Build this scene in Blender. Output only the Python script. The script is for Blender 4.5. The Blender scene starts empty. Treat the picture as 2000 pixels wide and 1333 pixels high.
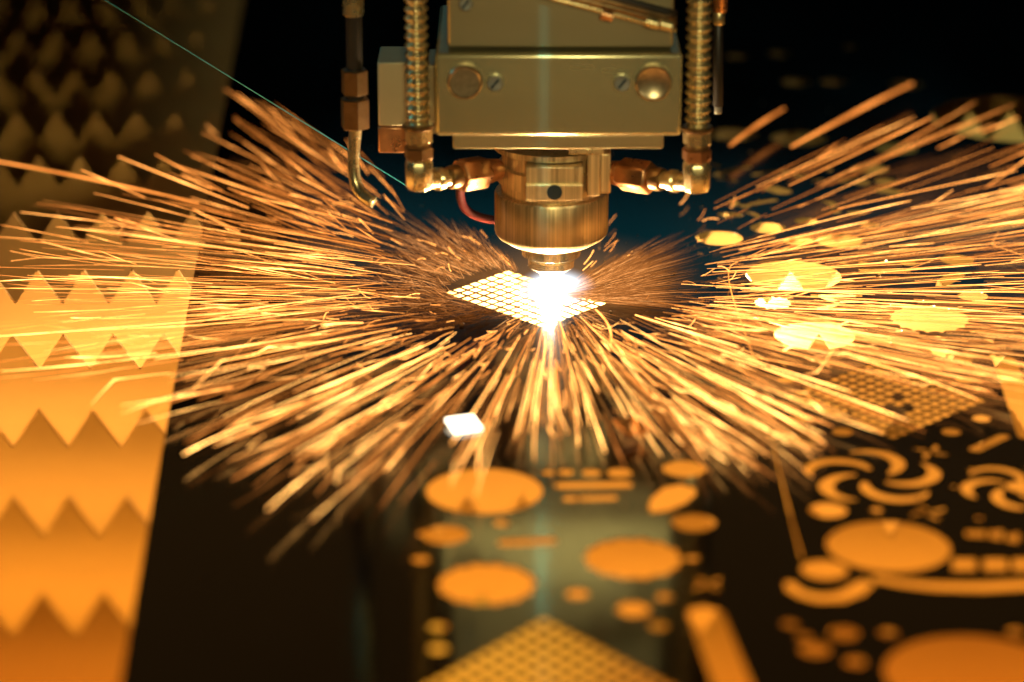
import bpy, bmesh, math, random
from math import sin, cos, pi, radians, sqrt, atan2
from mathutils import Vector, Matrix
from mathutils.geometry import delaunay_2d_cdt

# ------------------------------------------------------------------ camera
scene = bpy.context.scene
PITCH = radians(20.4); HCAM = 0.464; FPX = 5555.56
cam_d = bpy.data.cameras.new('camera'); cam = bpy.data.objects.new('camera', cam_d)
scene.collection.objects.link(cam); scene.camera = cam
cam.location = (0, 0, HCAM); cam.rotation_euler = (pi/2 - PITCH, 0, 0)
cam_d.lens = 100; cam_d.sensor_width = 36
cam_d.clip_start = 0.02; cam_d.clip_end = 50
cam_d.dof.use_dof = True; cam_d.dof.focus_distance = 1.385
cam_d.dof.aperture_fstop = 3.7; cam_d.dof.aperture_blades = 0

Fw = Vector((0, cos(PITCH), -sin(PITCH))); Up = Vector((0, sin(PITCH), cos(PITCH)))
CO = Vector((0, 0, HCAM))
def ray(px, py):
    return Fw + Vector((1, 0, 0))*((px-1000)/FPX) + Up*((666.5-py)/FPX)
def G(px, py, z=0.0):                    # where a photo point lies on the level plane z
    d = ray(px, py); return CO + d*((z-HCAM)/d.z)
def V(px, py, Y):                        # where a photo point lies on the upright plane y = Y
    d = ray(px, py); return CO + d*(Y/d.y)
def scl(p):                              # metres per photo pixel at a point
    return (p-CO).dot(Fw)/FPX
L = G(1075, 578); LX, LY = L.x, L.y; YFRONT = L.y-.05      # the cutting point

# ------------------------------------------------------------------ world, lamps, exposure
w = bpy.data.worlds.new('World'); scene.world = w; w.use_nodes = True
bg = w.node_tree.nodes['Background']; bg.inputs[0].default_value = (0.25, 0.55, 0.6, 1); bg.inputs[1].default_value = 0.0015
def lamp(name, kind, loc, power, col, target=None, **kw):
    d = bpy.data.lights.new(name, kind); o = bpy.data.objects.new(name, d)
    scene.collection.objects.link(o); o.location = loc; d.energy = power; d.color = col
    for k, v in kw.items(): setattr(d, k, v)
    if target is not None:
        o.rotation_euler = (Vector(target)-Vector(loc)).to_track_quat('-Z', 'Y').to_euler()
    return o
# the cutting flame, above and below the sheet
lamp('cutting_flame_light', 'POINT', (LX, LY-0.004, 0.006), 1.5, (1.0, 0.86, 0.66), shadow_soft_size=0.004)
lamp('under_sheet_point', 'POINT', (LX, LY-0.012, -0.022), 4.5, (1.0, 0.70, 0.36), shadow_soft_size=0.008)
# added lamps from the camera side, for the slats and the head
lamp('key_lamp', 'SPOT', (-0.12, -0.05, 0.60), 1.2, (1.0, 0.52, 0.14), (-0.02, 1.20, 0.0),
     spot_size=radians(26), spot_blend=1.0, shadow_soft_size=0.05)
lamp('head_fill', 'SPOT', (0.10, -0.3, 0.60), 34, (1.0, 0.91, 0.47), (0.02, LY, 0.12),
     spot_size=radians(9.4), spot_blend=0.35, shadow_soft_size=0.10)
lamp('wire_blue_fill', 'SPOT', (-0.75, 1.25, 0.55), 4, (0.10, 0.70, 0.95), (-0.12, 1.34, 0.12),
     spot_size=radians(18), spot_blend=1.0, shadow_soft_size=0.03)  # added blue lamp, only there to tint the wire
# added line lamps, one per gap, standing in for sparks under the sheet
def slat_y(k): return 1.54701 - 0.09603*k + {6: .004, 2: -.003, 1: -.004, 0: .003}.get(k, 0)
for k, pw, col, wd in ((1, .06, (1, .45, .09), .8),
                   (2, .80, (1, .47, .11), .8), (3, .68, (1, .47, .10), .8), (4, .56, (1, .44, .07), .8), (5, .48, (1, .41, .05), .7), (6, .24, (1, .32, .03), .6), (7, .12, (1, .30, .03), .5), (8, .08, (1, .26, .02), .5)):
    y_ = slat_y(k)-.072
    lamp('under_sheet_glow', 'AREA', (0.0, y_, -.075), pw, col, (0.0, slat_y(k), -.02), shape='RECTANGLE', size=wd, size_y=.015)
lamp('under_sheet_point', 'POINT', (LX-.035, slat_y(1)-.045, -.034), 2.0, (1.0, .70, .36), shadow_soft_size=.008)  # added fill away from the kerf, for the slat behind the grid
lamp('under_sheet_point', 'POINT', (.16, slat_y(1)-.045, -.034), .16, (1.0, .54, .16), shadow_soft_size=.008)  # added fill for the slat seen through the right-hand round hole
for k, x_, z_, pw, col, wd in ((-1, .34, -.085, .020, (.10, .8, .50), .16), (-1, .34, -.02, .030, (1, .78, .28), .16), (-3, .36, -.03, .004, (.5, .8, .6), .12),
                           (0, .20, -.05, .030, (1, .72, .24), .2), (1, .20, -.05, .035, (1, .62, .18), .2), (6, -.015, -.06, .07, (1, .68, .09), .10), (7, -.015, -.06, .07, (1, .66, .08), .10)):
    lamp('under_sheet_glow', 'AREA', (x_, slat_y(k)-.072, z_), pw, col, (x_, slat_y(k), -.012), shape='RECTANGLE', size=wd, size_y=.015)  # added lamps that tint stretches of slat gold, yellow and teal
# added spots low beside the nozzle, turned to light the rear slats
for dx, pw in ((-.085, 1.6), (.085, 2.2)):
    lamp('rear_slat_fill', 'SPOT', (LX+dx, LY+.02, .026), pw, (1.0, .68, .20), (LX+dx*3.2, 1.75, -.01), spot_size=radians(95), spot_blend=1.0, shadow_soft_size=.012)
lamp('under_sheet_point', 'POINT', (LX+.10, LY-.016, -.030), 1.8, (1.0, 0.68, 0.36), shadow_soft_size=0.008)  # added fill beside the kerf, for slats under the right-hand holes
lamp('collar_fill_spot', 'SPOT', (.55, .62, .34), 3.0, (1.0, .84, .45), (LX, LY, .055), spot_size=radians(9), spot_blend=.7, shadow_soft_size=.05)  # added spot to brighten the collar
# added unseen area lamps, there only for the sheen they leave on the steel
lamp('teal_sheen_lamp', 'AREA', (.20, 3.1, .60), .085, (.05, .62, .80), (.12, 1.4, 0), shape='RECTANGLE', size=.9, size_y=.15)
lamp('warm_sheen_lamp', 'AREA', (-.15, 2.7, .90), .28, (1.0, .50, .13), (-.1, 1.0, 0), shape='RECTANGLE', size=1.5, size_y=.5)
# added narrow lamp that lays a teal streak on the head's front
lamp('teal_streak_lamp', 'AREA', (.0135, .98, .30), .0007, (.12, .75, .85), (.0145, YFRONT, .135), shape='RECTANGLE', size=.003, size_y=.16, spread=radians(1.3))
vs = scene.view_settings; vs.view_transform = 'Standard'; vs.look = 'None'; vs.exposure = 0; vs.gamma = 1
scene.cycles.use_denoising = True
scene.cycles.sample_clamp_indirect = 4.0
scene.cycles.max_bounces = 6

# ------------------------------------------------------------------ materials
def mat(name, col, rough=0.5, metal=0.0, noise=0.0, nscale=(60, 60, 60), bump=0.0, bscale=400, rvar=0.0, spec=0.5, col2=None):
    m = bpy.data.materials.new(name); m.use_nodes = True
    nt = m.node_tree; N = nt.nodes; K = nt.links; b = N['Principled BSDF']
    b.inputs['Base Color'].default_value = (*col, 1); b.inputs['Roughness'].default_value = rough
    b.inputs['Metallic'].default_value = metal; b.inputs['Specular IOR Level'].default_value = spec
    tc = N.new('ShaderNodeTexCoord'); mp = N.new('ShaderNodeMapping'); mp.inputs['Scale'].default_value = nscale
    K.new(tc.outputs['Object'], mp.inputs['Vector'])
    nz = N.new('ShaderNodeTexNoise'); nz.inputs['Scale'].default_value = 1; nz.inputs['Detail'].default_value = 5
    K.new(mp.outputs[0], nz.inputs['Vector'])
    if noise > 0:
        r = N.new('ShaderNodeMapRange'); r.inputs['From Min'].default_value = .3; r.inputs['From Max'].default_value = .7
        K.new(nz.outputs['Fac'], r.inputs['Value'])
        mx = N.new('ShaderNodeMix'); mx.data_type = 'RGBA'
        c2 = col2 or tuple(c*(1-noise) for c in col)
        mx.inputs['A'].default_value = (*c2, 1); mx.inputs['B'].default_value = (*col, 1)
        K.new(r.outputs[0], mx.inputs['Factor']); K.new(mx.outputs['Result'], b.inputs['Base Color'])
    if rvar > 0:
        r2 = N.new('ShaderNodeMapRange'); r2.inputs['From Min'].default_value = .3; r2.inputs['From Max'].default_value = .7
        r2.inputs['To Min'].default_value = max(.02, rough-rvar); r2.inputs['To Max'].default_value = rough+rvar
        K.new(nz.outputs['Fac'], r2.inputs['Value']); K.new(r2.outputs[0], b.inputs['Roughness'])
    if bump > 0:
        n2 = N.new('ShaderNodeTexNoise'); n2.inputs['Scale'].default_value = bscale; n2.inputs['Detail'].default_value = 3
        K.new(tc.outputs['Object'], n2.inputs['Vector'])
        bp = N.new('ShaderNodeBump'); bp.inputs['Strength'].default_value = bump; bp.inputs['Distance'].default_value = 0.0005
        K.new(n2.outputs['Fac'], bp.inputs['Height']); K.new(bp.outputs[0], b.inputs['Normal'])
    return m
def glow(name, col, strength, attr=None, sampled=False):
    m = bpy.data.materials.new(name); m.use_nodes = True
    nt = m.node_tree; N = nt.nodes; K = nt.links; N.remove(N['Principled BSDF'])
    e = N.new('ShaderNodeEmission'); e.inputs[0].default_value = (*col, 1); e.inputs[1].default_value = strength
    K.new(e.outputs[0], N['Material Output'].inputs[0])
    if attr:
        a = N.new('ShaderNodeAttribute'); a.attribute_name = attr
        mu = N.new('ShaderNodeMath'); mu.operation = 'MULTIPLY'; mu.inputs[1].default_value = strength
        K.new(a.outputs['Fac'], mu.inputs[0]); K.new(mu.outputs[0], e.inputs[1])
        rp = N.new('ShaderNodeValToRGB'); el = rp.color_ramp.elements
        el[0].position = 0.0; el[0].color = (1, .26, .035, 1); el[1].position = 1.0; el[1].color = (*col, 1)
        K.new(a.outputs['Fac'], rp.inputs[0]); K.new(rp.outputs[0], e.inputs[0])
    m.cycles.emission_sampling = 'FRONT' if sampled else 'NONE'
    return m
M = {
 'sheet': mat('blued_steel_sheet', (.042, .034, .026), .11, .87, .45, (9, 4, 9), .04, 700, .04),
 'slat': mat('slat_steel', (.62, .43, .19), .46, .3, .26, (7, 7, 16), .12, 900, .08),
 'tray': mat('tray_steel', (.03, .025, .02), .8, 0, .3, (8, 8, 8)),
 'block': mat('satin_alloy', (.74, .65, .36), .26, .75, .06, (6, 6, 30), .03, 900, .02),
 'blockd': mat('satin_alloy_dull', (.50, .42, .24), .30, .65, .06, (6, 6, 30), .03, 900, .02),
 'brass': mat('turned_brass', (.90, .68, .36), .36, .75, .48, (900, 900, 6), .0, 900, .08),
 'brass2': mat('polished_brass', (.92, .76, .40), .28, .85, .2, (120, 120, 120), .0, 500, .05),
 'copper': mat('warm_copper', (.80, .42, .20), .30, .9, .3, (150, 150, 150), .08, 500, .06),
 'nozzle': mat('nozzle_copper', (.85, .80, .62), .22, .9, .2, (300, 300, 20), .0, 500, .05),
 'screw': mat('dark_chromed_screw', (.60, .62, .58), .3, .7, .3, (300, 300, 300)),
 'boltm': mat('turned_bolt_head', (.58, .46, .28), .30, .8, .35, (500, 500, 500), .06, 900),
 'hole': mat('dark_socket', (.01, .03, .045), .4),
 'rubber': mat('black_tube', (.03, .025, .02), .38, 0, .3, (80, 80, 80)),
 'nut': mat('dark_brass_nut', (.38, .24, .11), .32, .85, .3, (200, 200, 200), .08, 500),
 'plate': mat('beige_plate', (.60, .52, .32), .45, .4, .15, (40, 40, 40)),
 'red': mat('red_rubber', (.06, .008, .006), .4),
 'wire': mat('blue_lit_wire', (.06, .42, .55), .4, .2),  # blue light put into the base colour
 'spark': glow('glowing_spark', (1.0, .47, .11), 9.0, 'glow_level', True),
 'hair': glow('fine_glowing_spark', (1.0, .50, .17), 2.2, 'glow_level'),
 'flame': glow('white_flame', (1.0, .97, .95), 30.0),
 'glare': glow('white_glare_steel', (1.0, .86, .62), 5.0),  # bright reflection on the offcut put in as emission
}

# ------------------------------------------------------------------ helpers
COL = scene.collection
def tag(o, label=None, cat=None, group=None, kind=None):
    if label: o['label'] = label
    if cat: o['category'] = cat
    if group: o['group'] = group
    if kind: o['kind'] = kind
    return o
def thing(name, loc, label, cat, group=None):
    o = bpy.data.objects.new(name, None); COL.objects.link(o); o.location = loc
    o.empty_display_size = .01
    return tag(o, label, cat, group)
class MB:
    def __init__(s): s.v = []; s.f = []; s.a = []
    def add(s, vs, fs, at=None):
        n = len(s.v); s.v += [tuple(p) for p in vs]; s.f += [tuple(i+n for i in f) for f in fs]
        s.a += (at if at is not None else [1.0]*len(vs))
    def box(s, lo, hi):
        x0, y0, z0 = lo; x1, y1, z1 = hi
        s.add([(x0,y0,z0),(x1,y0,z0),(x1,y1,z0),(x0,y1,z0),(x0,y0,z1),(x1,y0,z1),(x1,y1,z1),(x0,y1,z1)],
              [(0,3,2,1),(4,5,6,7),(0,1,5,4),(1,2,6,5),(2,3,7,6),(3,0,4,7)]); return s
    def tube(s, pts, rad, n=16, caps=True, heat=None, phase=0.0):
        pts = [Vector(p) for p in pts]; m = len(pts)
        if not hasattr(rad, '__len__'): rad = [rad]*m
        t0 = (pts[1]-pts[0]).normalized()
        nrm = t0.orthogonal().normalized(); vs = []; at = []
        for i, p in enumerate(pts):
            a = pts[max(0, i-1)]; b = pts[min(m-1, i+1)]; t = (b-a).normalized()
            nrm = (nrm - t*nrm.dot(t)).normalized(); bi = t.cross(nrm)
            for k in range(n):
                q = 2*pi*k/n + phase
                vs.append(p + (nrm*cos(q)+bi*sin(q))*rad[i]); at.append(heat[i] if heat else 1.0)
        fs = [(i*n+k, i*n+(k+1) % n, (i+1)*n+(k+1) % n, (i+1)*n+k) for i in range(m-1) for k in range(n)]
        if caps: fs += [tuple(range(n-1, -1, -1)), tuple((m-1)*n+k for k in range(n))]
        s.add(vs, fs, at); return s
    def lathe(s, prof, c, n=64):                    # prof: (r, z) from bottom to top about the upright axis
        vs = [(c[0]+r*cos(2*pi*k/n), c[1]+r*sin(2*pi*k/n), z) for r, z in prof for k in range(n)]
        m = len(prof)
        fs = [(i*n+k, i*n+(k+1) % n, (i+1)*n+(k+1) % n, (i+1)*n+k) for i in range(m-1) for k in range(n)]
        fs += [tuple(range(n-1, -1, -1)), tuple((m-1)*n+k for k in range(n))]
        s.add(vs, fs); return s
    def build(s, name, m, parent=None, origin=None, smooth=False, bevel=0, seg=2, heat=False):
        o0 = Vector(parent.matrix_basis.translation) if parent is not None else Vector(origin or (0, 0, 0))
        if parent is not None and parent.parent is not None: o0 = o0 + parent.parent.matrix_basis.translation
        me = bpy.data.meshes.new(name); me.from_pydata([tuple(Vector(p)-o0) for p in s.v], [], s.f)
        if heat:
            at = me.attributes.new('glow_level', 'FLOAT', 'POINT'); at.data.foreach_set('value', s.a)
        me.materials.append(M[m]); o = bpy.data.objects.new(name, me); COL.objects.link(o)
        if parent is not None: o.parent = parent
        else: o.location = o0
        if smooth:
            me.polygons.foreach_set('use_smooth', [True]*len(me.polygons))
            if smooth != 'all': me.set_sharp_from_angle(angle=radians(35))
        if bevel:
            bv = o.modifiers.new('bevel', 'BEVEL'); bv.width = bevel; bv.segments = seg; bv.limit_method = 'ANGLE'
        me.update(); return o
def bez(ps, n=16):
    ps = [Vector(p) for p in ps]; out = []
    for i in range(n+1):
        t = i/n; q = list(ps)
        while len(q) > 1: q = [q[j].lerp(q[j+1], t) for j in range(len(q)-1)]
        out.append(q[0])
    return out

# ------------------------------------------------------------------ setting: tray under the slats
tb = MB().box((-1.0, 0.5, -0.32), (1.0, 3.2, -0.30))
tag(tb.build('tray_floor', 'tray'), kind='structure')

# ------------------------------------------------------------------ support slats
TP = 0.0238; TZ = -0.0008; TH = 0.0172
ORD = ['', 'second', 'third', 'fourth', 'fifth', 'sixth', 'seventh', 'eighth', 'ninth', 'tenth', 'eleventh', 'twelfth', 'thirteenth', 'fourteenth']
def slat(k, idx):
    Y = 1.54701 - 0.09603*k + {6: .004, 2: -.003, 1: -.004, 0: .003}.get(k, 0)
    x0 = -0.1744 + 0.00335*k
    TP = {5: .02317, 2: .0237}.get(k, .0238); x0 = x0 if k not in (5, 2) else (-.1577 if k == 5 else -.1677)
    rnd = random.Random(k+40)
    i0 = int((-.46-x0)//TP); i1 = int((.46-x0)//TP)
    pts = []
    for i in range(i0, i1):
        j = rnd.uniform(-.0004, .0004); tz = TZ - rnd.uniform(0, .0006)
        xt = x0+i*TP+j
        pts += [(xt-.0004, tz), (xt+.0004, tz), (xt+TP/2-.0005, TZ-TH), (xt+TP/2+.0005, TZ-TH)]
    n = len(pts); m = MB(); T = .0022
    vs = [(x, Y-T/2, z) for x, z in pts] + [(x, Y-T/2, -.10) for x, z in pts]
    vs += [(x, Y+T/2, z) for x, z in pts] + [(x, Y+T/2, -.10) for x, z in pts]
    fs = []
    for i in range(n-1):
        a, b = i, i+1
        fs += [(n+a, n+b, b, a), (2*n+a, 2*n+b, 3*n+b, 3*n+a), (a, b, 2*n+b, 2*n+a)]
    m.add(vs, fs)
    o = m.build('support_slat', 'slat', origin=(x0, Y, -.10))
    if k == 2: lab = 'toothed steel slat under the sheet, directly behind the cutting flame'
    else:
        dn = abs(k-2); lab = ('toothed steel slat, next' if dn == 1 else 'toothed steel slat, '+ORD[dn]) + (' one behind' if k < 2 else ' one in front of') + ' the slat at the flame'
    tag(o, lab, 'slat', 'toothed support slats')
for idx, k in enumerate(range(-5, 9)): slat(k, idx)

# ------------------------------------------------------------------ cut shapes in the sheet
HOLES = []
def put(c, poly): HOLES.append([(c.x+x, c.y+y) for x, y in poly])
def circ(r, n=36): return [(r*cos(2*pi*i/n), r*sin(2*pi*i/n)) for i in range(n)]
def cw(px, py, wpx):
    c = G(px, py); return c, wpx*scl(c)
def hcirc(px, py, wpx, n=36):
    c, W = cw(px, py, wpx); put(c, circ(W/2, n))
def hgear(px, py, wpx, teeth, depth=.12, scallop=False):
    c, W = cw(px, py, wpx); R = W/2; out = []
    if scallop:
        for i in range(teeth):
            for j in range(6):
                a = 2*pi*(i+j/6)/teeth; out.append((R*(1-depth*sin(pi*j/6))*cos(a), R*(1-depth*sin(pi*j/6))*sin(a)))
    else:
        for i in range(teeth):
            for q, rr in ((0, 1), (.35, 1-depth), (.65, 1-depth*.8)):
                a = 2*pi*(i+q)/teeth; out.append((R*rr*cos(a), R*rr*sin(a)))
    put(c, out)
def hpoly(*pp): HOLES.append([(G(x, y).x, G(x, y).y) for x, y in pp])
def hslot(x0, y0, x1, y1, wpx, n=8):              # round-ended slot, wpx wide in plan
    a = G(x0, y0); b = G(x1, y1); r = wpx*scl(a)/2; an = atan2(b.y-a.y, b.x-a.x); out = []
    for i in range(n+1):
        q = an+pi/2+pi*i/n; out.append((a.x+r*cos(q), a.y+r*sin(q)))
    for i in range(n+1):
        q = an-pi/2+pi*i/n; out.append((b.x+r*cos(q), b.y+r*sin(q)))
    HOLES.append(out)
def hstrip(pp, wpx):                              # ribbon along photo points
    P = [G(x, y).xy for x, y in pp]; lo = []; hi = []
    for i, p in enumerate(P):
        t = (P[min(i+1, len(P)-1)]-P[max(i-1, 0)]).normalized(); nn = Vector((-t.y, t.x))
        w_ = wpx[i] if hasattr(wpx, '__len__') else wpx
        r = w_*scl(G(*pp[i]))/2; hi.append(tuple(p+nn*r)); lo.append(tuple(p-nn*r))
    HOLES.append(lo+hi[::-1])
def hblades(px, py, wpx, n, a0, kind='swirl'):
    c, W = cw(px, py, wpx); R = W/2
    for i in range(n):
        a = a0+2*pi*i/n; ou = []; inn = []
        for j in range(15):
            t = j/14
            if kind == 'swirl':
                q = a+t*1.55; r = R*(.25+.72*sin(t*pi*.62)); wd = R*.115*sin(pi*min(1, t*.93+.07))**.6
            else:
                q = a+t*.4; r = R*(.12+.88*t); wd = R*.16*sin(pi*(t*.9+.08))**.7
            p = Vector((r*cos(q), r*sin(q)))
            dq = .05; q2 = q+dq
            if kind == 'swirl':
                t2 = t+dq/1.55; r2 = R*(.25+.72*sin(t2*pi*.62))
            else:
                t2 = t+.05; q2 = a+t2*.4; r2 = R*(.12+.88*t2)
            tv = (Vector((r2*cos(q2), r2*sin(q2)))-p).normalized(); nv = Vector((-tv.y, tv.x))
            ou.append(tuple(p+nv*wd)); inn.append(tuple(p-nv*wd))
        put(c, inn+ou[::-1])
def hhook(px, py, wpx, a):
    c, W = cw(px, py, wpx); ou = []; inn = []
    for j in range(9):
        q = a+j/8*2.2; r = W*.5; wd = W*.16*sin(pi*(j/8*.9+.05))
        ou.append(((r+wd)*cos(q)-r*cos(a+1.1), (r+wd)*sin(q)-r*sin(a+1.1))); inn.append(((r-wd)*cos(q)-r*cos(a+1.1), (r-wd)*sin(q)-r*sin(a+1.1)))
    put(c, inn+ou[::-1])
def hgrid(corner, c1, c2, n1, n2, fill, skip=(), q=.14):
    o = G(*corner).xy; u = (G(*c1).xy-o)/n1; v = (G(*c2).xy-o)/n2; g = (1-fill)/2
    for i in range(n1):
        for j in range(n2):
            if (i, j) in skip: continue
            pts = [(g+q*fill, g), (1-g-q*fill, g), (1-g, g+q*fill), (1-g, 1-g-q*fill), (1-g-q*fill, 1-g), (g+q*fill, 1-g), (g, 1-g-q*fill), (g, g+q*fill)]
            HOLES.append([tuple(o+u*(i+a)+v*(j+b)) for a, b in pts])
# grids of little squares
hgrid((1061, 640), (865, 572), (1188, 592), 12, 8, .88, q=.07)
hgrid((1745, 858), (1528, 774), (1930, 782), 12, 11, .80, {(3, 5), (4, 4), (3, 4), (5, 6)})
hgrid((1062, 1203), (745, 1385), (1330, 1345), 14, 12, .78)
# right-hand panel
hcirc(1405, 465, 92); hcirc(1550, 538, 187, 48)
hgear(1510, 591, 82, 16, .16)
hpoly((1582, 574), (1684, 574), (1684, 580), (1625, 581), (1640, 588), (1618, 588), (1602, 582), (1584, 581))
hpoly((1640, 587), (1688, 587), (1686, 592), (1640, 592)); hpoly((1592, 606), (1600, 598), (1640, 591), (1635, 598), (1618, 603), (1692, 604), (1690, 607))
c, W = cw(1591, 655, 158)
bug = []
for i in range(72):
    a = 2*pi*i/72; r = W/2; bug.append((r*cos(a), r*sin(a)))
put(c, bug)
for s1, s2 in ((1505, 629), (1658, 627), (1530, 684), (1668, 675)):
    hslot(s1, s2, 1591+(s1-1591)*.72, 655+(s2-655)*.72, 11)
hgear(1815, 622, 164, 18, .10, True)
for x, y, W_ in ((1735, 597, 14), (1716, 621, 14), (1755, 646, 14), (1832, 657, 13), (1875, 599, 13), (1800, 588, 12), (1900, 648, 14), (1915, 622, 13),
                 (1648, 513, 18), (1686, 513, 20), (1727, 512, 22), (1775, 514, 34), (1717, 541, 12), (1748, 541, 12), (1738, 571, 12), (1476, 621, 16), (1682, 677, 10),
                 (1535, 742, 34), (1558, 817, 38), (1645, 843, 42), (1858, 843, 38), (1917, 817, 36), (1615, 712, 10), (1720, 713, 24), (1722, 727, 18), (1705, 705, 10), (1738, 717, 12), (1810, 712, 16), (1883, 742, 36),
                 (1712, 996, 26), (1617, 996, 76), (1610, 1112, 92), (1863, 950, 12), (1912, 1012, 18), (1895, 915, 11)):
    hcirc(x, y, W_, 20)
hpoly((1675, 524), (1780, 524), (1778, 531), (1765, 533), (1722, 534), (1716, 538), (1712, 533), (1680, 531))
hcirc(1870, 507, 66); hcirc(1900, 578, 60)
hpoly((1827, 560), (1830, 548), (1845, 536), (1868, 530), (1886, 532), (1884, 540), (1868, 550), (1848, 560))
hhook(1736, 668, 26, -.6); hhook(1932, 664, 34, -.4); hhook(1530, 712, 26, -.4); hhook(1985, 640, 24, .5)
hpoly((1805, 683), (1820, 678), (1852, 688), (1846, 699), (1822, 692)); hpoly((1853, 690), (1900, 701), (1897, 712), (1850, 701))
hslot(1962, 702, 2012, 850, 46); hslot(1938, 694, 1948, 700, 14)
hblades(1572, 862, 78, 4, .3, 'mill'); hblades(1818, 882, 78, 4, .8, 'mill'); hblades(1812, 1000, 84, 4, .1, 'mill')
hblades(1705, 930, 262, 5, .35); hblades(1985, 950, 215, 5, 1.0)
hcirc(1990, 950, 52)
hslot(1905, 877, 1960, 852, 26)
hcirc(1735, 1066, 242, 56)
hpoly((1886, 1035), (1925, 1035), (1925, 1050), (1886, 1048)); hpoly((1930, 1036), (1960, 1034), (1956, 1056), (1934, 1052)); hpoly((1965, 1044), (1992, 1038), (1990, 1060), (1966, 1058))
for x in (1883, 1944, 2000): hpoly((x-22, 1090), (x+22, 1090), (x+23, 1114), (x-23, 1114))
hstrip([(1541, 1135), (1548, 1149), (1566, 1160), (1600, 1168), (1640, 1166), (1668, 1156), (1684, 1143), (1695, 1134)], [18, 30, 36, 40, 44, 44, 40, 26])
hstrip([(1705, 1128), (1760, 1138), (1830, 1145), (1920, 1146), (2010, 1141), (2090, 1130)], [30, 34, 40, 44, 44, 40])
hstrip([(1505, 850), (1520, 912), (1534, 968), (1550, 1030), (1566, 1090)], [2.5, 3, 3.5, 4, 4.5])
hcirc(1905, 1318, 356, 56)
for x, y, W_ in ((1543, 1218, 34), (1571, 1243, 32), (1592, 1268, 62), (1648, 1236, 62), (1735, 1235, 38), (1670, 1292, 44), (1985, 1235, 40)):
    hcirc(x, y, W_, 20)
# centre panel
c, W = cw(946, 958, 228)
hcirc(946, 958, 228, 48)
hgear(950, 1140, 200, 14, .09, True); hgear(1236, 1090, 200, 14, .09, True)
hcirc(1336, 915, 86); hcirc(1355, 1020, 86)
hpoly((1266, 990), (1272, 972), (1298, 950), (1330, 944), (1358, 952), (1360, 966), (1338, 984), (1304, 998), (1272, 1002))
for x, y, W_ in ((1210, 923, 50), (1155, 923, 40), (1105, 922, 34), (1070, 923, 26), (870, 1044, 92), (980, 1022, 32), (832, 1042, 34), (822, 1092, 36), (856, 1224, 36), (856, 1266, 36), (1128, 1160, 44), (1236, 1190, 68), (1300, 1166, 36), (1286, 1222, 40), (1352, 1090, 28)):
    hcirc(x, y, W_, 22)
hslot(1100, 948, 1220, 946, 34); hslot(1110, 974, 1195, 972, 26); hslot(988, 1060, 1072, 1056, 34)
hblades(1382, 1140, 74, 4, .4, 'mill'); hblades(1366, 1194, 64, 4, .9, 'mill')
hslot(1378, 1200, 1440, 1360, 72)
# rear panel: assorted small cut parts and wide openings over bare slats
hcirc(1985, 232, 330, 60)
rr = random.Random(5)
for x, y, W_ in ((1500, 445, 70), (1560, 470, 60), (1575, 432, 46), (1440, 420, 26), (1640, 470, 90), (1700, 440, 40), (1700, 330, 74), (1728, 372, 40)):
    hcirc(x, y, W_, 24)
for i in range(26):
    x = rr.uniform(1398, 1760); y = rr.uniform(318, 424)
    if (x-1700)**2/40**2+(y-330)**2/20**2 < 1.5: continue
    if i % 3 == 0: hhook(x, y, rr.uniform(34, 60), rr.uniform(0, 6))
    elif i % 3 == 1: hslot(x, y, x+rr.uniform(15, 45), y-rr.uniform(-4, 8), rr.uniform(14, 26))
    else: hcirc(x, y, rr.uniform(20, 48), 20)
for x, y, W_ in ((1555, 160, 62), (1628, 160, 56), (1432, 262, 96), (1560, 270, 110), (1440, 110, 46), (1770, 165, 70), (1750, 290, 84), (1660, 92, 30), (1525, 105, 50)):
    hcirc(x, y, W_, 26)

def build_sheet():
    eL0 = G(220, 1415).xy; eL1 = G(437, 215).xy; d = (eL1-eL0); e_far = eL0+d*((2.6-eL0.y)/d.y); e_near = eL0+d*((0.72-eL0.y)/d.y)
    outer = [(e_near.x, e_near.y), (.52, .72), (.52, 2.6), (e_far.x, e_far.y)]
    vs = []; ed = []
    for poly in [outer]+HOLES:
        n0 = len(vs); m = len(poly)
        vs += [Vector(p) for p in poly]; ed += [(n0+i, n0+(i+1) % m) for i in range(m)]
    # a sparse lattice of inner points keeps the triangles from becoming slivers
    v2, e2, f2, *_ = delaunay_2d_cdt(vs, ed, [], 0, 1e-7)
    BB = [(min(p[0] for p in h), max(p[0] for p in h), min(p[1] for p in h), max(p[1] for p in h), h) for h in HOLES]
    def inside(x, y, h):
        r = False; j = len(h)-1
        for i in range(len(h)):
            if (h[i][1] > y) != (h[j][1] > y) and x < (h[j][0]-h[i][0])*(y-h[i][1])/(h[j][1]-h[i][1])+h[i][0]: r = not r
            j = i
        return r
    keep = []
    for f in f2:
        cx = sum(v2[i].x for i in f)/len(f); cy = sum(v2[i].y for i in f)/len(f)
        if not inside(cx, cy, outer): continue
        if any(b[0] < cx < b[1] and b[2] < cy < b[3] and inside(cx, cy, b[4]) for b in BB): continue
        keep.append(tuple(f))
    cnt = {}
    for f in keep:
        for a, b in zip(f, f[1:]+f[:1]): cnt.setdefault((min(a, b), max(a, b)), []).append((a, b))
    n = len(v2); T = -.0005
    verts = [(p.x, p.y, 0) for p in v2]+[(p.x, p.y, T) for p in v2]
    faces = list(keep)+[tuple(i+n for i in f[::-1]) for f in keep]
    for k, l in cnt.items():
        if len(l) == 1: a, b = l[0]; faces.append((b, a, a+n, b+n))
    m = MB(); m.add(verts, faces)
    return m.build('steel_sheet', 'sheet', origin=(0, 1.3, -.0007))
tag(build_sheet(), 'large dark polished steel sheet full of cut-out shapes, lying on the toothed slats', 'steel sheet')

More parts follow.
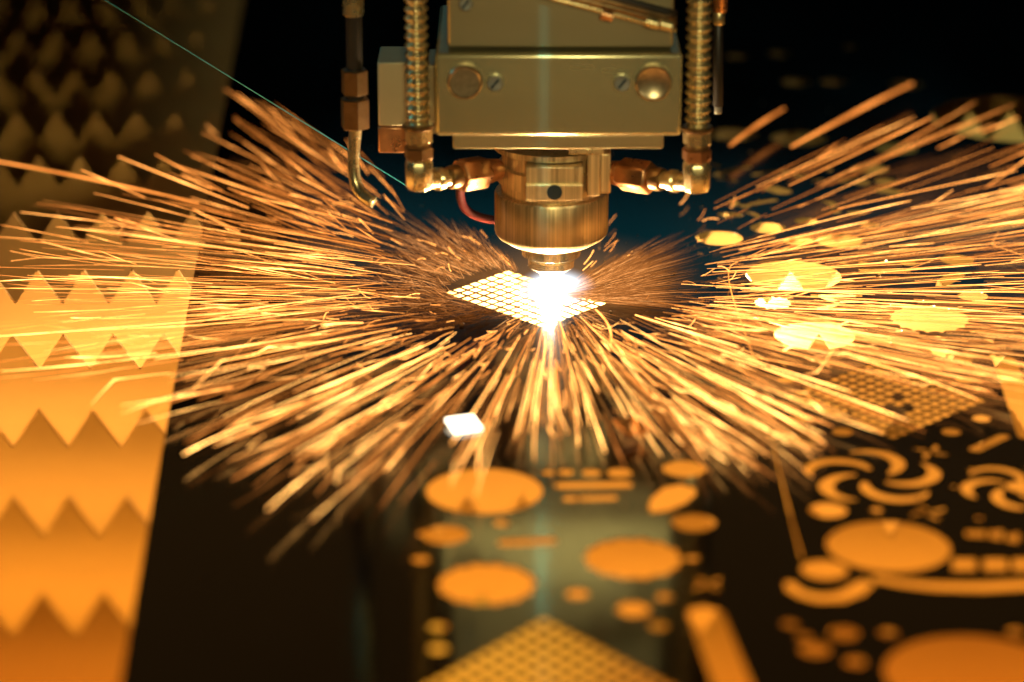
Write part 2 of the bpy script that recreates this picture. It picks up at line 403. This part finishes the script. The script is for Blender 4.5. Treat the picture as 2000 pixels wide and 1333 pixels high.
# ------------------------------------------------------------------ the cutting head
YF = LY-.050
def zs(py): return V(1075, py, LY).z
head = thing('laser_cutter', (LX, LY, zs(540)), 'golden metal laser cutting head with wide bolted block and turned brass nozzle over the flame', 'laser cutter')
def fbox(x0, y0, x1, y1, Y, depth, name, m, parent, bev=.0012, seg=2):
    a = V(x0, y0, Y); b = V(x1, y1, Y)
    return MB().box((a.x, Y, b.z), (b.x, Y+depth, a.z)).build(name, m, parent, bevel=bev, seg=seg, smooth=True)
fbox(850, 106, 1330, 266, YF, .095, 'clamp_block', 'block', head, .0016, 3)
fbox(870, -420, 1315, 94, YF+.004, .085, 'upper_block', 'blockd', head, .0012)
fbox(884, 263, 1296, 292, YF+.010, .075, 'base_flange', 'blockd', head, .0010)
fbox(893, 90, 1300, 112, YF+.020, .06, 'gap_filler', 'hole', head, .0005)  # dark-coloured filler standing in for the dark gap between the blocks
# bolts
def bolt(px, py, rpx, m, slot=False):
    p = V(px, py, YF); r = rpx*scl(p); mb = MB()
    h = .0035 if not slot else .0030
    prof = [(r*.97, 0), (r, -h*.3), (r, -h*.75), (r*.90, -h)]
    vs = []; n = 40
    for rr_, dy in prof: vs += [(p.x+rr_*cos(2*pi*k/n), YF+dy, p.z+rr_*sin(2*pi*k/n)) for k in range(n)]
    vs += [(p.x+r*.82*cos(2*pi*k/n), YF-h*.86, p.z+r*.82*sin(2*pi*k/n)) for k in range(n)]
    vs.append((p.x, YF-h*.80, p.z))
    fs = [(i*n+k, (i+1)*n+k, (i+1)*n+(k+1) % n, i*n+(k+1) % n)[::-1] for i in range(4) for k in range(n)]
    fs += [(4*n+k, 4*n+(k+1) % n, 5*n) for k in range(n)]
    mb.add(vs, fs); o = mb.build('screw' if slot else 'bolt_head', m, head, smooth=True)
    if slot:
        a = Vector((p.x-r*.45, YF-h-.0002, p.z-r*.55)); b = Vector((p.x+r*.45, YF-h-.0002, p.z+r*.55))
        MB().tube([a, b], r*.16, 6).build('screw_slot', 'hole', o)
bolt(908, 158, 35, 'boltm'); bolt(1276, 160, 36, 'boltm')
bolt(967, 161, 16, 'screw', True); bolt(1215, 161, 16, 'screw', True); bolt(910, 6, 14, 'screw', True)
# turned collar and nozzle
R = .0276; C = (LX+.0003, LY)
MB().lathe([(.0175, zs(474)), (.0215, zs(468)), (.0262, zs(457)), (.0272, zs(452)), (R, zs(447)), (R, zs(376)), (.0270, zs(371)), (.0245, zs(370))], C, 96).build('nozzle_collar', 'brass', head, smooth=True)
MB().lathe([(.0244, zs(372)), (.0244, zs(352)), (.0262, zs(350)), (.0262, zs(318)), (.0240, zs(316)), (.0240, zs(288)), (.028, zs(286)), (.028, zs(275))], C, 96).build('upper_sleeve', 'brass', head, smooth=True)
MB().lathe([(.0125, zs(499)), (.0143, zs(496)), (.0146, zs(480)), (.0146, zs(470))], C, 72).build('nozzle_ring', 'nozzle', head, smooth=True)
MB().lathe([(.0016, zs(548)), (.0030, zs(546)), (.0070, zs(530)), (.0106, zs(520)), (.0112, zs(518)), (.0112, zs(505)), (.0104, zs(503)), (.0104, zs(495))], C, 72).build('nozzle_tip', 'nozzle', head, smooth=True)
boss = fbox(1026, 326, 1139, 392, LY-.0315, .02, 'clamp_boss', 'brass', head, .0007)
a = V(1026, 360, LY-.0325); b = V(1139, 392, LY-.0325)
MB().box((a.x, LY-.0335, b.z), (b.x, LY-.0312, a.z)).build('boss_step', 'brass', boss, bevel=.0005)
p = V(1083, 376, LY-.0337); n = 28; r = 15*scl(p)
mb = MB(); mb.tube([p+Vector((0, -.0006, 0)), p+Vector((0, .004, 0))], r, n); so = mb.build('socket_screw', 'hole', boss, smooth=True)
for i in (-1, 0, 1): MB().tube([p+Vector((i*.0011-.0009, -.0008, -.0012)), p+Vector((i*.0011+.0009, -.0008, .0014))], .00022, 5).build('screw_thread', 'screw', so)
fbox(1147, 300, 1172, 384, LY-.027, .02, 'guide_column', 'brass', head, .0006)
fbox(1170, 300, 1193, 380, LY-.020, .02, 'guide_column', 'brass', head, .0010)
fbox(1110, 290, 1180, 303, LY-.032, .03, 'column_cap', 'brass2', head, .0006)
fbox(737, 122, 800, 247, LY-.018, .03, 'side_plate', 'plate', head, .0008)
fbox(738, 249, 796, 300, LY-.017, .024, 'side_foot', 'copper', head, .0008)
fbox(835, 128, 852, 262, LY-.030, .03, 'side_rib', 'blockd', head, .0006)

# corrugated hoses with elbow fittings
def hose(side):
    if side < 0:
        top, bot, Y = (806, -330), (817, 246), LY-.046
        lab = 'ribbed golden metal hose running down beside the beige side plate'
    else:
        top, bot, Y = (1372, -330), (1362, 250), LY-.046
        lab = 'ribbed golden metal hose running down beside the thin black tube'
    a = V(*top, Y); b = V(*bot, Y); r = 24*scl(b) if side < 0 else 26*scl(b)
    t = thing('corrugated_hose', b, lab, 'hose', 'ribbed hoses feeding the cutting head')
    n = int((a-b).length/.0042); pts = []; rad = []
    for i in range(n*8+1):
        s_ = i/8; pts.append(b.lerp(a, i/(n*8))); rad.append(r*(.86+.14*cos(2*pi*s_)))
    MB().tube(pts, rad, 28).build('ribbed_sleeve', 'brass2', t, smooth='all')
    d = (b-a).normalized(); k = scl(b)
    def seg(s0, s1, r_, n_, nm, m, sm=False):
        MB().tube([b+d*s0*k, b+d*(s0+2)*k, b+d*(s1-2)*k, b+d*s1*k], [r_*k*.92, r_*k, r_*k, r_*k*.92], n_).build(nm, m, t, smooth=sm or True)
    seg(-4, 6, 31, 28, 'end_ring', 'nut', True)
    seg(6, 34, 28, 6, 'hex_nut', 'brass2'); seg(34, 42, 25, 24, 'collar', 'nut', True); seg(42, 66, 29, 6, 'hex_nut', 'nut' if side < 0 else 'copper'); seg(66, 72, 25, 24, 'collar', 'brass2', True)
    # elbow: a stubby upright body with a side branch
    e1 = b+d*112*k; e2 = V(874, 348, Y+.014) if side < 0 else V(1297, 352, Y+.014)
    MB().tube([b+d*68*k, b+d*76*k, b+d*120*k, b+d*128*k, b+d*131*k], [25*k, 29*k, 28*k, 24*k, 15*k], 8, phase=.4).build('elbow', 'brass2', t, smooth=True, bevel=.0006)
    MB().tube([e1, e1.lerp(e2, .55), e1.lerp(e2, .6), e1.lerp(e2, .75), e1.lerp(e2, .8), e2], [19*k, 19*k, 23*k, 23*k, 18*k, 18*k], 20).build('side_branch', 'brass2', t, smooth=True)
    # union into the collar
    e3 = V(968, 332, LY-.012) if side < 0 else V(1190, 336, LY-.012)
    q = (e3-e2)
    MB().tube([e2+q*.02, e2+q*.06, e2+q*.20, e2+q*.24], [22*k, 24*k, 24*k, 21*k], 20).build('union_ring', 'nut', t, smooth=True)
    MB().tube([e2+q*.22, e2+q*.27, e2+q*.72, e2+q*.78], [31*k, 35*k, 35*k, 30*k], 6, phase=.35).build('union_nut', 'copper', t, smooth=True, bevel=.0008)
    MB().tube([e2+q*.76, e2+q*.82, e2+q*1.05], [24*k, 26*k, 22*k], 24).build('union_ring', 'copper', t, smooth=True)
    # bleed screw under the elbow
    g = e1+Vector((side*-.004, -.003, 0))
hose(-1); hose(1)

# bent brass pipe hanging on a black tube
Y = LY-.03
p0 = V(690, 400, Y); t = thing('bent_pipe', V(692, 250, Y), 'bent brass pipe under two dark nuts on a black tube beside the beige plate', 'pipe')
def vt(x0, y0, x1, y1, r, nm, m, n=24, parent=t, Yq=Y, ch=2):
    a = V(x0, y0, Yq); b = V(x1, y1, Yq); d = (b-a).normalized(); k = scl(a)
    return MB().tube([a, a+d*ch*k, b-d*ch*k, b], [r*k*.9, r*k, r*k, r*k*.9], n).build(nm, m, parent, smooth=True)
vt(690, -300, 690, 30, 21, 'brass_cap', 'brass2')
vt(691, 28, 692, 140, 16, 'tube', 'rubber'); vt(692, 136, 693, 184, 27, 'hex_nut', 'nut', 6); vt(693, 183, 693, 194, 20, 'seal_ring', 'rubber'); vt(693, 192, 694, 250, 29, 'hex_nut', 'nut', 6)
k = scl(V(692, 250, Y))
MB().tube(bez([V(695, 246, Y), V(692, 290, Y), V(682, 372, Y), V(700, 378, Y-.004), V(729, 396, Y-.008)], 26), 12*k, 20).build('spout', 'brass2', t, smooth='all')
# slim tube on the other side
Y2 = LY-.02; t2 = thing('gas_tube', V(1403, 215, Y2), 'slim black tube with orange sleeve hanging beside the ribbed hose', 'tube')
vt(1407, -260, 1407, 24, 14, 'sleeve', 'copper', 20, t2, Y2); vt(1404, 23, 1404, 48, 12, 'ferrule', 'brass2', 20, t2, Y2); vt(1403, 46, 1402, 208, 10, 'tube', 'rubber', 20, t2, Y2); vt(1402, 206, 1402, 222, 8, 'tip', 'screw', 20, t2, Y2)
# cable loom over the upper block
Yc = YF-.006
t3 = thing('cable_loom', V(1285, 52, Yc), 'bundle of brass coloured cables draped across the upper block of the head', 'cable')
for dx, dy, r_, m in ((0, 0, 5, 'brass2'), (6, -12, 7, 'nut'), (-10, -22, 6, 'nut'), (0, -32, 8, 'rubber')):
    pts = bez([V(1020+dx, -22+dy, Yc), V(1110, 8+dy, Yc), V(1170, 18+dy, Yc), V(1230, 36+dy, Yc), V(1320, 60+dy, Yc+.004)], 18)
    MB().tube(pts, r_*scl(pts[0]), 12).build('cable', m, t3, smooth='all')
for u in (1175, 1262, 1290):
    a = V(u, 14+(u-1100)*.17, Yc-.001); b = V(u+22, 20+(u-1100)*.17, Yc-.001)
    MB().tube([a, b], 11*scl(a), 14).build('cable_clip', 'copper' if u < 1200 else 'brass2', t3, smooth=True)
# red hose looping behind the collar
pts = bez([V(900, 355, LY+.02), V(890, 420, LY+.02), V(930, 425, LY+.02), V(975, 432, LY+.015)], 18)
o = MB().tube(pts, 9*scl(pts[0]), 14).build('red_hose', 'red', origin=pts[0], smooth='all'); tag(o, 'thin red rubber hose looping behind the brass nozzle collar', 'hose')
# straight wire, the blue light on it put into its colour
a = V(140, -40, 1.345); b = V(800, 367, 1.335)
o = MB().tube([a, b], .00022, 8).build('taut_wire', 'wire', origin=b); tag(o, 'thin straight wire coloured as if lit blue, slanting over the rear slats', 'wire')

# ------------------------------------------------------------------ small loose pieces on the sheet
def blank(px, py, wpx, rot, tilt, m, name, lab, z=.0022):
    c = G(px, py, z); s_ = wpx*scl(c)/2
    o = MB().box((c.x-s_, c.y-s_, z-.0008), (c.x+s_, c.y+s_, z+.0008)).build(name, m, origin=c, bevel=.0003)
    o.rotation_euler = (tilt[0], tilt[1], rot); tag(o, lab, 'offcut')
blank(906, 829, 58, .35, (.10, .0, 0), 'glare', 'square_offcut', 'white-hot square offcut with its bright reflection put in as glow, on the dark sheet', .0018)
blank(1238, 832, 62, .5, (.16, .06), 'copper', 'square_offcut', 'square offcut coloured like a dull orange reflection, lying tilted on the dark sheet', .006)  # orange reflection put in by the copper colour

rb = random.Random(23); beads = MB()
def in_hole(x, y):
    for h in HOLES:
        if abs(h[0][0]-x) > .06 or abs(h[0][1]-y) > .09: continue
        r = False; j = len(h)-1
        for i in range(len(h)):
            if (h[i][1] > y) != (h[j][1] > y) and x < (h[j][0]-h[i][0])*(y-h[i][1])/(h[j][1]-h[i][1])+h[i][0]: r = not r
            j = i
        if r: return True
    return False
while len(beads.v) < 14*420:
    a = rb.uniform(0, 2*pi); d = rb.uniform(.03, .42)**1.0; x = LX+d*cos(a); y = LY+d*sin(a)
    if x < -.15 or y < .85 or in_hole(x, y): continue
    r = rb.uniform(.00015, .00045)*(1+rb.random()**6*2); sx = rb.uniform(.8, 1.6)
    beads.lathe([(r*.5, .00004), (r, r*.5), (r*.8, r*1.1)], (0, 0), 4)
    n = 12
    for q in range(len(beads.v)-n, len(beads.v)):
        vx, vy, vz = beads.v[q]; c_, s_ = cos(a), sin(a); vx *= sx
        beads.v[q] = (x+vx*c_-vy*s_, y+vx*s_+vy*c_, vz)
    beads.v += [(x, y, .0001)]*2; beads.a += [1.0]*2
o = beads.build('slag_spatter', 'nut', origin=(LX, LY, 0), smooth='all'); tag(o, 'tiny beads of slag spattered over the dark steel sheet', 'slag', kind='stuff')

# ------------------------------------------------------------------ flame
o = MB().lathe([(.0085, .0006), (.0068, .003), (.0050, .006), (.0046, zs(549)), (.002, zs(547))], (LX, LY), 32).build('cutting_flame', 'flame', origin=(LX, LY, 0), smooth='all')
tag(o, 'blinding white cutting flame between the nozzle and the grid of squares', 'flame')

def glow_volume(name, c, rx, ry, rz, col, strength, power, lab):
    m = bpy.data.materials.new(name); m.use_nodes = True; nt = m.node_tree; N = nt.nodes; K = nt.links; N.remove(N['Principled BSDF'])
    tc = N.new('ShaderNodeTexCoord'); ln = N.new('ShaderNodeVectorMath'); ln.operation = 'LENGTH'; K.new(tc.outputs['Object'], ln.inputs[0])
    mr = N.new('ShaderNodeMapRange'); mr.inputs['From Min'].default_value = 1; mr.inputs['From Max'].default_value = 0; K.new(ln.outputs['Value'], mr.inputs['Value'])
    pw = N.new('ShaderNodeMath'); pw.operation = 'POWER'; pw.inputs[1].default_value = power; K.new(mr.outputs[0], pw.inputs[0])
    mu = N.new('ShaderNodeMath'); mu.operation = 'MULTIPLY'; mu.inputs[1].default_value = strength; K.new(pw.outputs[0], mu.inputs[0])
    e = N.new('ShaderNodeEmission'); e.inputs[0].default_value = (*col, 1); K.new(mu.outputs[0], e.inputs[1]); K.new(e.outputs[0], N['Material Output'].inputs['Volume'])
    M[name] = m
    b_ = bmesh.new(); bmesh.ops.create_icosphere(b_, subdivisions=3, radius=1); me = bpy.data.meshes.new(name); b_.to_mesh(me); b_.free(); me.materials.append(m)
    o = bpy.data.objects.new(name, me); COL.objects.link(o); o.location = c; o.scale = (rx, ry, rz); tag(o, lab, 'glow', kind='stuff'); return o
glow_volume('flame_bloom', (LX+.003, LY, .003), .022, .021, .011, (.72, .87, 1), 480, 2.0, 'white bloom added round the cutting flame')  # bloom of the flame put in as an emitting volume
glow_volume('spark_bloom', (LX+.004, LY+.005, .004), .085, .07, .020, (1, .42, .10), 8, 1.6, 'soft orange bloom added beside the cutting flame')  # orange glow around the spark fan, added as an emitting volume

# ------------------------------------------------------------------ sparks
R_ = random.Random(11)
OX, OY = 1075, 585
def spark_path(ang, r0, r1, z0, z1, bend, n=7, kink=0, kt=.6):
    pts = []
    for i in range(n):
        t = i/(n-1); r = r0+(r1-r0)*t; a = radians(ang+bend*t*t+(kink*(t-kt) if t > kt else 0))
        z = z0+(z1-z0)*t
        g = G(OX+r*cos(a), OY-r*sin(a)); pts.append(Vector((g.x, g.y, z)))
    return pts
# sector: angle range (0 = right, 90 = away), count, start radius, length, radius mm, height, label
def tab(T, a):
    for (a0, v0), (a1, v1) in zip(T, T[1:]):
        if a0 <= a <= a1: return v0+(v1-v0)*(a-a0)/(a1-a0)
    return T[-1][1] if a > T[-1][0] else T[0][1]
REACH = [(150, 800), (165, 830), (175, 1150), (188, 1150), (196, 900), (205, 760), (218, 730), (228, 620), (245, 480), (262, 350), (285, 350), (300, 400), (315, 540), (328, 640), (340, 780), (350, 1200), (376, 1200), (385, 900), (392, 850)]
START = [(150, 400), (160, 330), (172, 330), (180, 330), (190, 300), (203, 240), (218, 190), (228, 130), (245, 80), (265, 62), (285, 62), (305, 80), (320, 110), (335, 160), (345, 230), (352, 290), (362, 320), (375, 340), (392, 400)]
SECT = [
 ('thin bright spark streak flying low across the exposed left slats', (171, 190), 250, (.06, .18), (.001, .012), 'thin'),
 ('soft orange spark streak flying away behind the bent brass pipe', (150, 173), 120, (.12, .36), (.002, .018), 'back'),
 ('glowing spark streak fanning out between the cutting flame and the foot of the left slats', (187, 226), 150, (.06, .27), (.001, .010), 'front'),
 ('short glowing spark streak spraying forward from the square grid', (224, 314), 130, (.06, .26), (.001, .010), 'front'),
 ('glowing spark streak spraying forward between the flame and the five-bladed swirl cut-out', (312, 348), 170, (.06, .26), (.001, .010), 'front'),
 ('thin bright spark streak racing sideways over the gear-shaped cut-outs', (345, 373), 380, (.07, .21), (.001, .012), 'thin'),
 ('soft orange spark streak flying away toward the rear cut-outs on the hose side', (372, 384), 40, (.12, .36), (.002, .018), 'back'),
]
ALL = []
for lab, ar, cnt, rr_, zr, kd in SECT:
    for i in range(cnt):
        ang = R_.uniform(*ar); A0 = tab(START, ang); A1 = tab(REACH, ang)
        r0 = A0*R_.uniform(.78, 1.1)+(A1-A0)*.75*R_.random()**1.4
        ln = (A1-A0)*(.06+.62*R_.random()**1.6)
        r1 = min(r0+ln, A1*R_.uniform(.80, 1.04))
        th = (rr_[0]+(rr_[1]-rr_[0])*R_.random()**1.8)*.001
        z0 = R_.uniform(*zr); z1 = z0+R_.uniform(-.003, .006) if kd != 'back' else z0+R_.uniform(0, .012)
        if r1-r0 < 24: continue
        ALL.append((th*(r1-r0), lab, ang % 360, r0, r1, max(.001, z0), max(.001, z1), R_.gauss(0, .25) if kd != 'front' else R_.gauss(0, .6), th, kd))
ALL.sort(key=lambda a: -a[0])
rest = MB(); nsp = 0
for i, (sz, lab, ang, r0, r1, z0, z1, bend, th, kd) in enumerate(ALL):
    kk = R_.gauss(0, 6) if kd == 'front' and R_.random() < .25 else 0
    node = R_.choice((.5, .67, .83)); pts = spark_path(ang, r0, r1, z0, z1, bend, 7, kk, node)
    n = len(pts); hb = {'thin': .17+.65*R_.random()**2.0, 'front': .15+1.0*R_.random()**1.8, 'back': .07+.42*R_.random()**2}[kd]
    rad = []; heat = []
    for j in range(n):
        t = j/(n-1); rad.append(th*(.75+.25*sin(pi*t))*(1.25 if abs(t-node) < .09 else 1)); heat.append(hb*(.75+.25*t)*(1.5 if abs(t-node) < .09 else 1)*(1 if t < .9 else .7))
    if nsp < 300:
        o = MB().tube(pts, rad, 6, heat=heat).build('spark', 'spark', origin=pts[0], smooth='all', heat=True)
        tag(o, lab, 'spark', lab.split(' streak')[0]+' streaks '+' '.join(lab.split(' streak ')[1].split(' ')[:4])); nsp += 1
    else: rest.tube(pts, rad, 5, heat=heat)
# short glints and forked ends
for i in range(160):
    ang = R_.uniform(0, 360); r = R_.uniform(170, 440)*(1 if abs(sin(radians(ang))) < .5 else .45)
    if 50 < ang < 130: continue
    pts = spark_path(ang+R_.uniform(-6, 6), r, r+R_.uniform(6, 40), .003, .004, R_.uniform(-3, 3), 4)
    rest.tube(pts, R_.uniform(.00010, .0002), 5, heat=[R_.uniform(.2, .6)]*4)
o = rest.build('spark_shower', 'spark', origin=(LX, LY, 0), smooth='all', heat=True); tag(o, 'countless small orange sparks showering out over the steel sheet', 'sparks', kind='stuff')
# the hair-fine fan right round the flame
hair = MB()
for i in range(2600):
    sd = R_.random() < .5
    ang = (R_.uniform(143, 200) if sd else R_.uniform(-8, 24)) if R_.random() < .88 else R_.uniform(200, 340)
    dn = .15+.85*R_.random()**2
    big = abs(cos(radians(ang)))**1.5
    r0 = R_.uniform(20, 130); r1 = r0+20+R_.uniform(20, 150)*big
    if 140 < ang <= 200 and sd:
        r0 = (70+max(0, ang-143)*4 if ang < 176 else 208-(ang-176)*5)+130*R_.random()**1.6; r1 = r0+R_.uniform(20, 130)*R_.random()**.7*(.6 if ang < 152 else 1)
        if ang > 176: dn *= max(.15, 1-(ang-176)/26)
    if ang > 200: r0 = R_.uniform(60, 95); r1 = r0+R_.uniform(10, 50)
    pts = spark_path(ang, r0, max(r0+12, r1*R_.uniform(.85, 1.2)), .001+R_.uniform(0, .003), .001+R_.uniform(0, .008), R_.uniform(-1, 1), 4)
    hair.tube(pts, [.00004, .00009, .00009, .00003], 4, heat=[.8*dn, .8*dn, .5*dn, .08])
o = hair.build('flame_fan', 'hair', origin=(LX, LY, 0), heat=True); tag(o, 'fuzzy orange fan of hair-fine sparks bursting from the cutting flame', 'sparks', kind='stuff')

# a few single sparks that can be told apart
def one(pp, r, h, lab, z=.006, forks=()):
    pts = []
    P = [Vector((x, y, 0)) for x, y in pp]
    for q in bez(P, 14): pts.append(G(q.x, q.y)+Vector((0, 0, z)))
    mb = MB().tube(pts, [r*.001*(.6+.4*sin(pi*i/14)) for i in range(15)], 6, heat=[h*(.8+.2*sin(i*.9)) for i in range(15)])
    for f in forks:
        q = [G(x, y)+Vector((0, 0, z)) for x, y in f]; mb.tube(q, [r*.0006]*len(q), 5, heat=[h*.8]*len(q))
    o = mb.build('spark', 'spark', origin=pts[0], smooth='all', heat=True); tag(o, lab, 'spark')
one([(1440, 535), (1408, 540), (1420, 580), (1445, 650), (1474, 730)], .30, .30, 'long thin curved spark bending down beside the small saw-edged cut-out')
one([(1163, 628), (1185, 648), (1198, 668), (1192, 700)], .55, .5, 'thick hooked white spark just in front of the square grid')
one([(-30, 345), (150, 375), (390, 432)], .75, .26, 'long thick straight orange spark crossing the rear row of exposed slat teeth', .010)
one([(1545, 320), (1650, 262), (1690, 238), (1780, 195)], 1.1, .22, 'long thick lone spark rising behind the slim black tube', .010)
one([(1425, 318), (1470, 280), (1530, 245)], 1.1, .16, 'short thick lone spark close behind the slim black tube', .010)
one([(238, 457), (320, 465), (470, 484)], .18, .5, 'thin spark forking at its tip above the exposed slats', .004, [[(242, 457), (205, 440)], [(242, 457), (196, 455)], [(242, 457), (230, 472)]])
one([(75, 518), (200, 520), (330, 532)], .16, .5, 'faint spark split into two branches above the brightest slat', .004, [[(78, 518), (20, 505)], [(78, 518), (22, 525)]])
one([(1935, 492), (1800, 500), (1640, 512)], .16, .5, 'thin spark splitting in three above the row of round holes', .004, [[(1935, 492), (2000, 515)], [(1935, 492), (1950, 468)], [(1935, 492), (2005, 488)]])
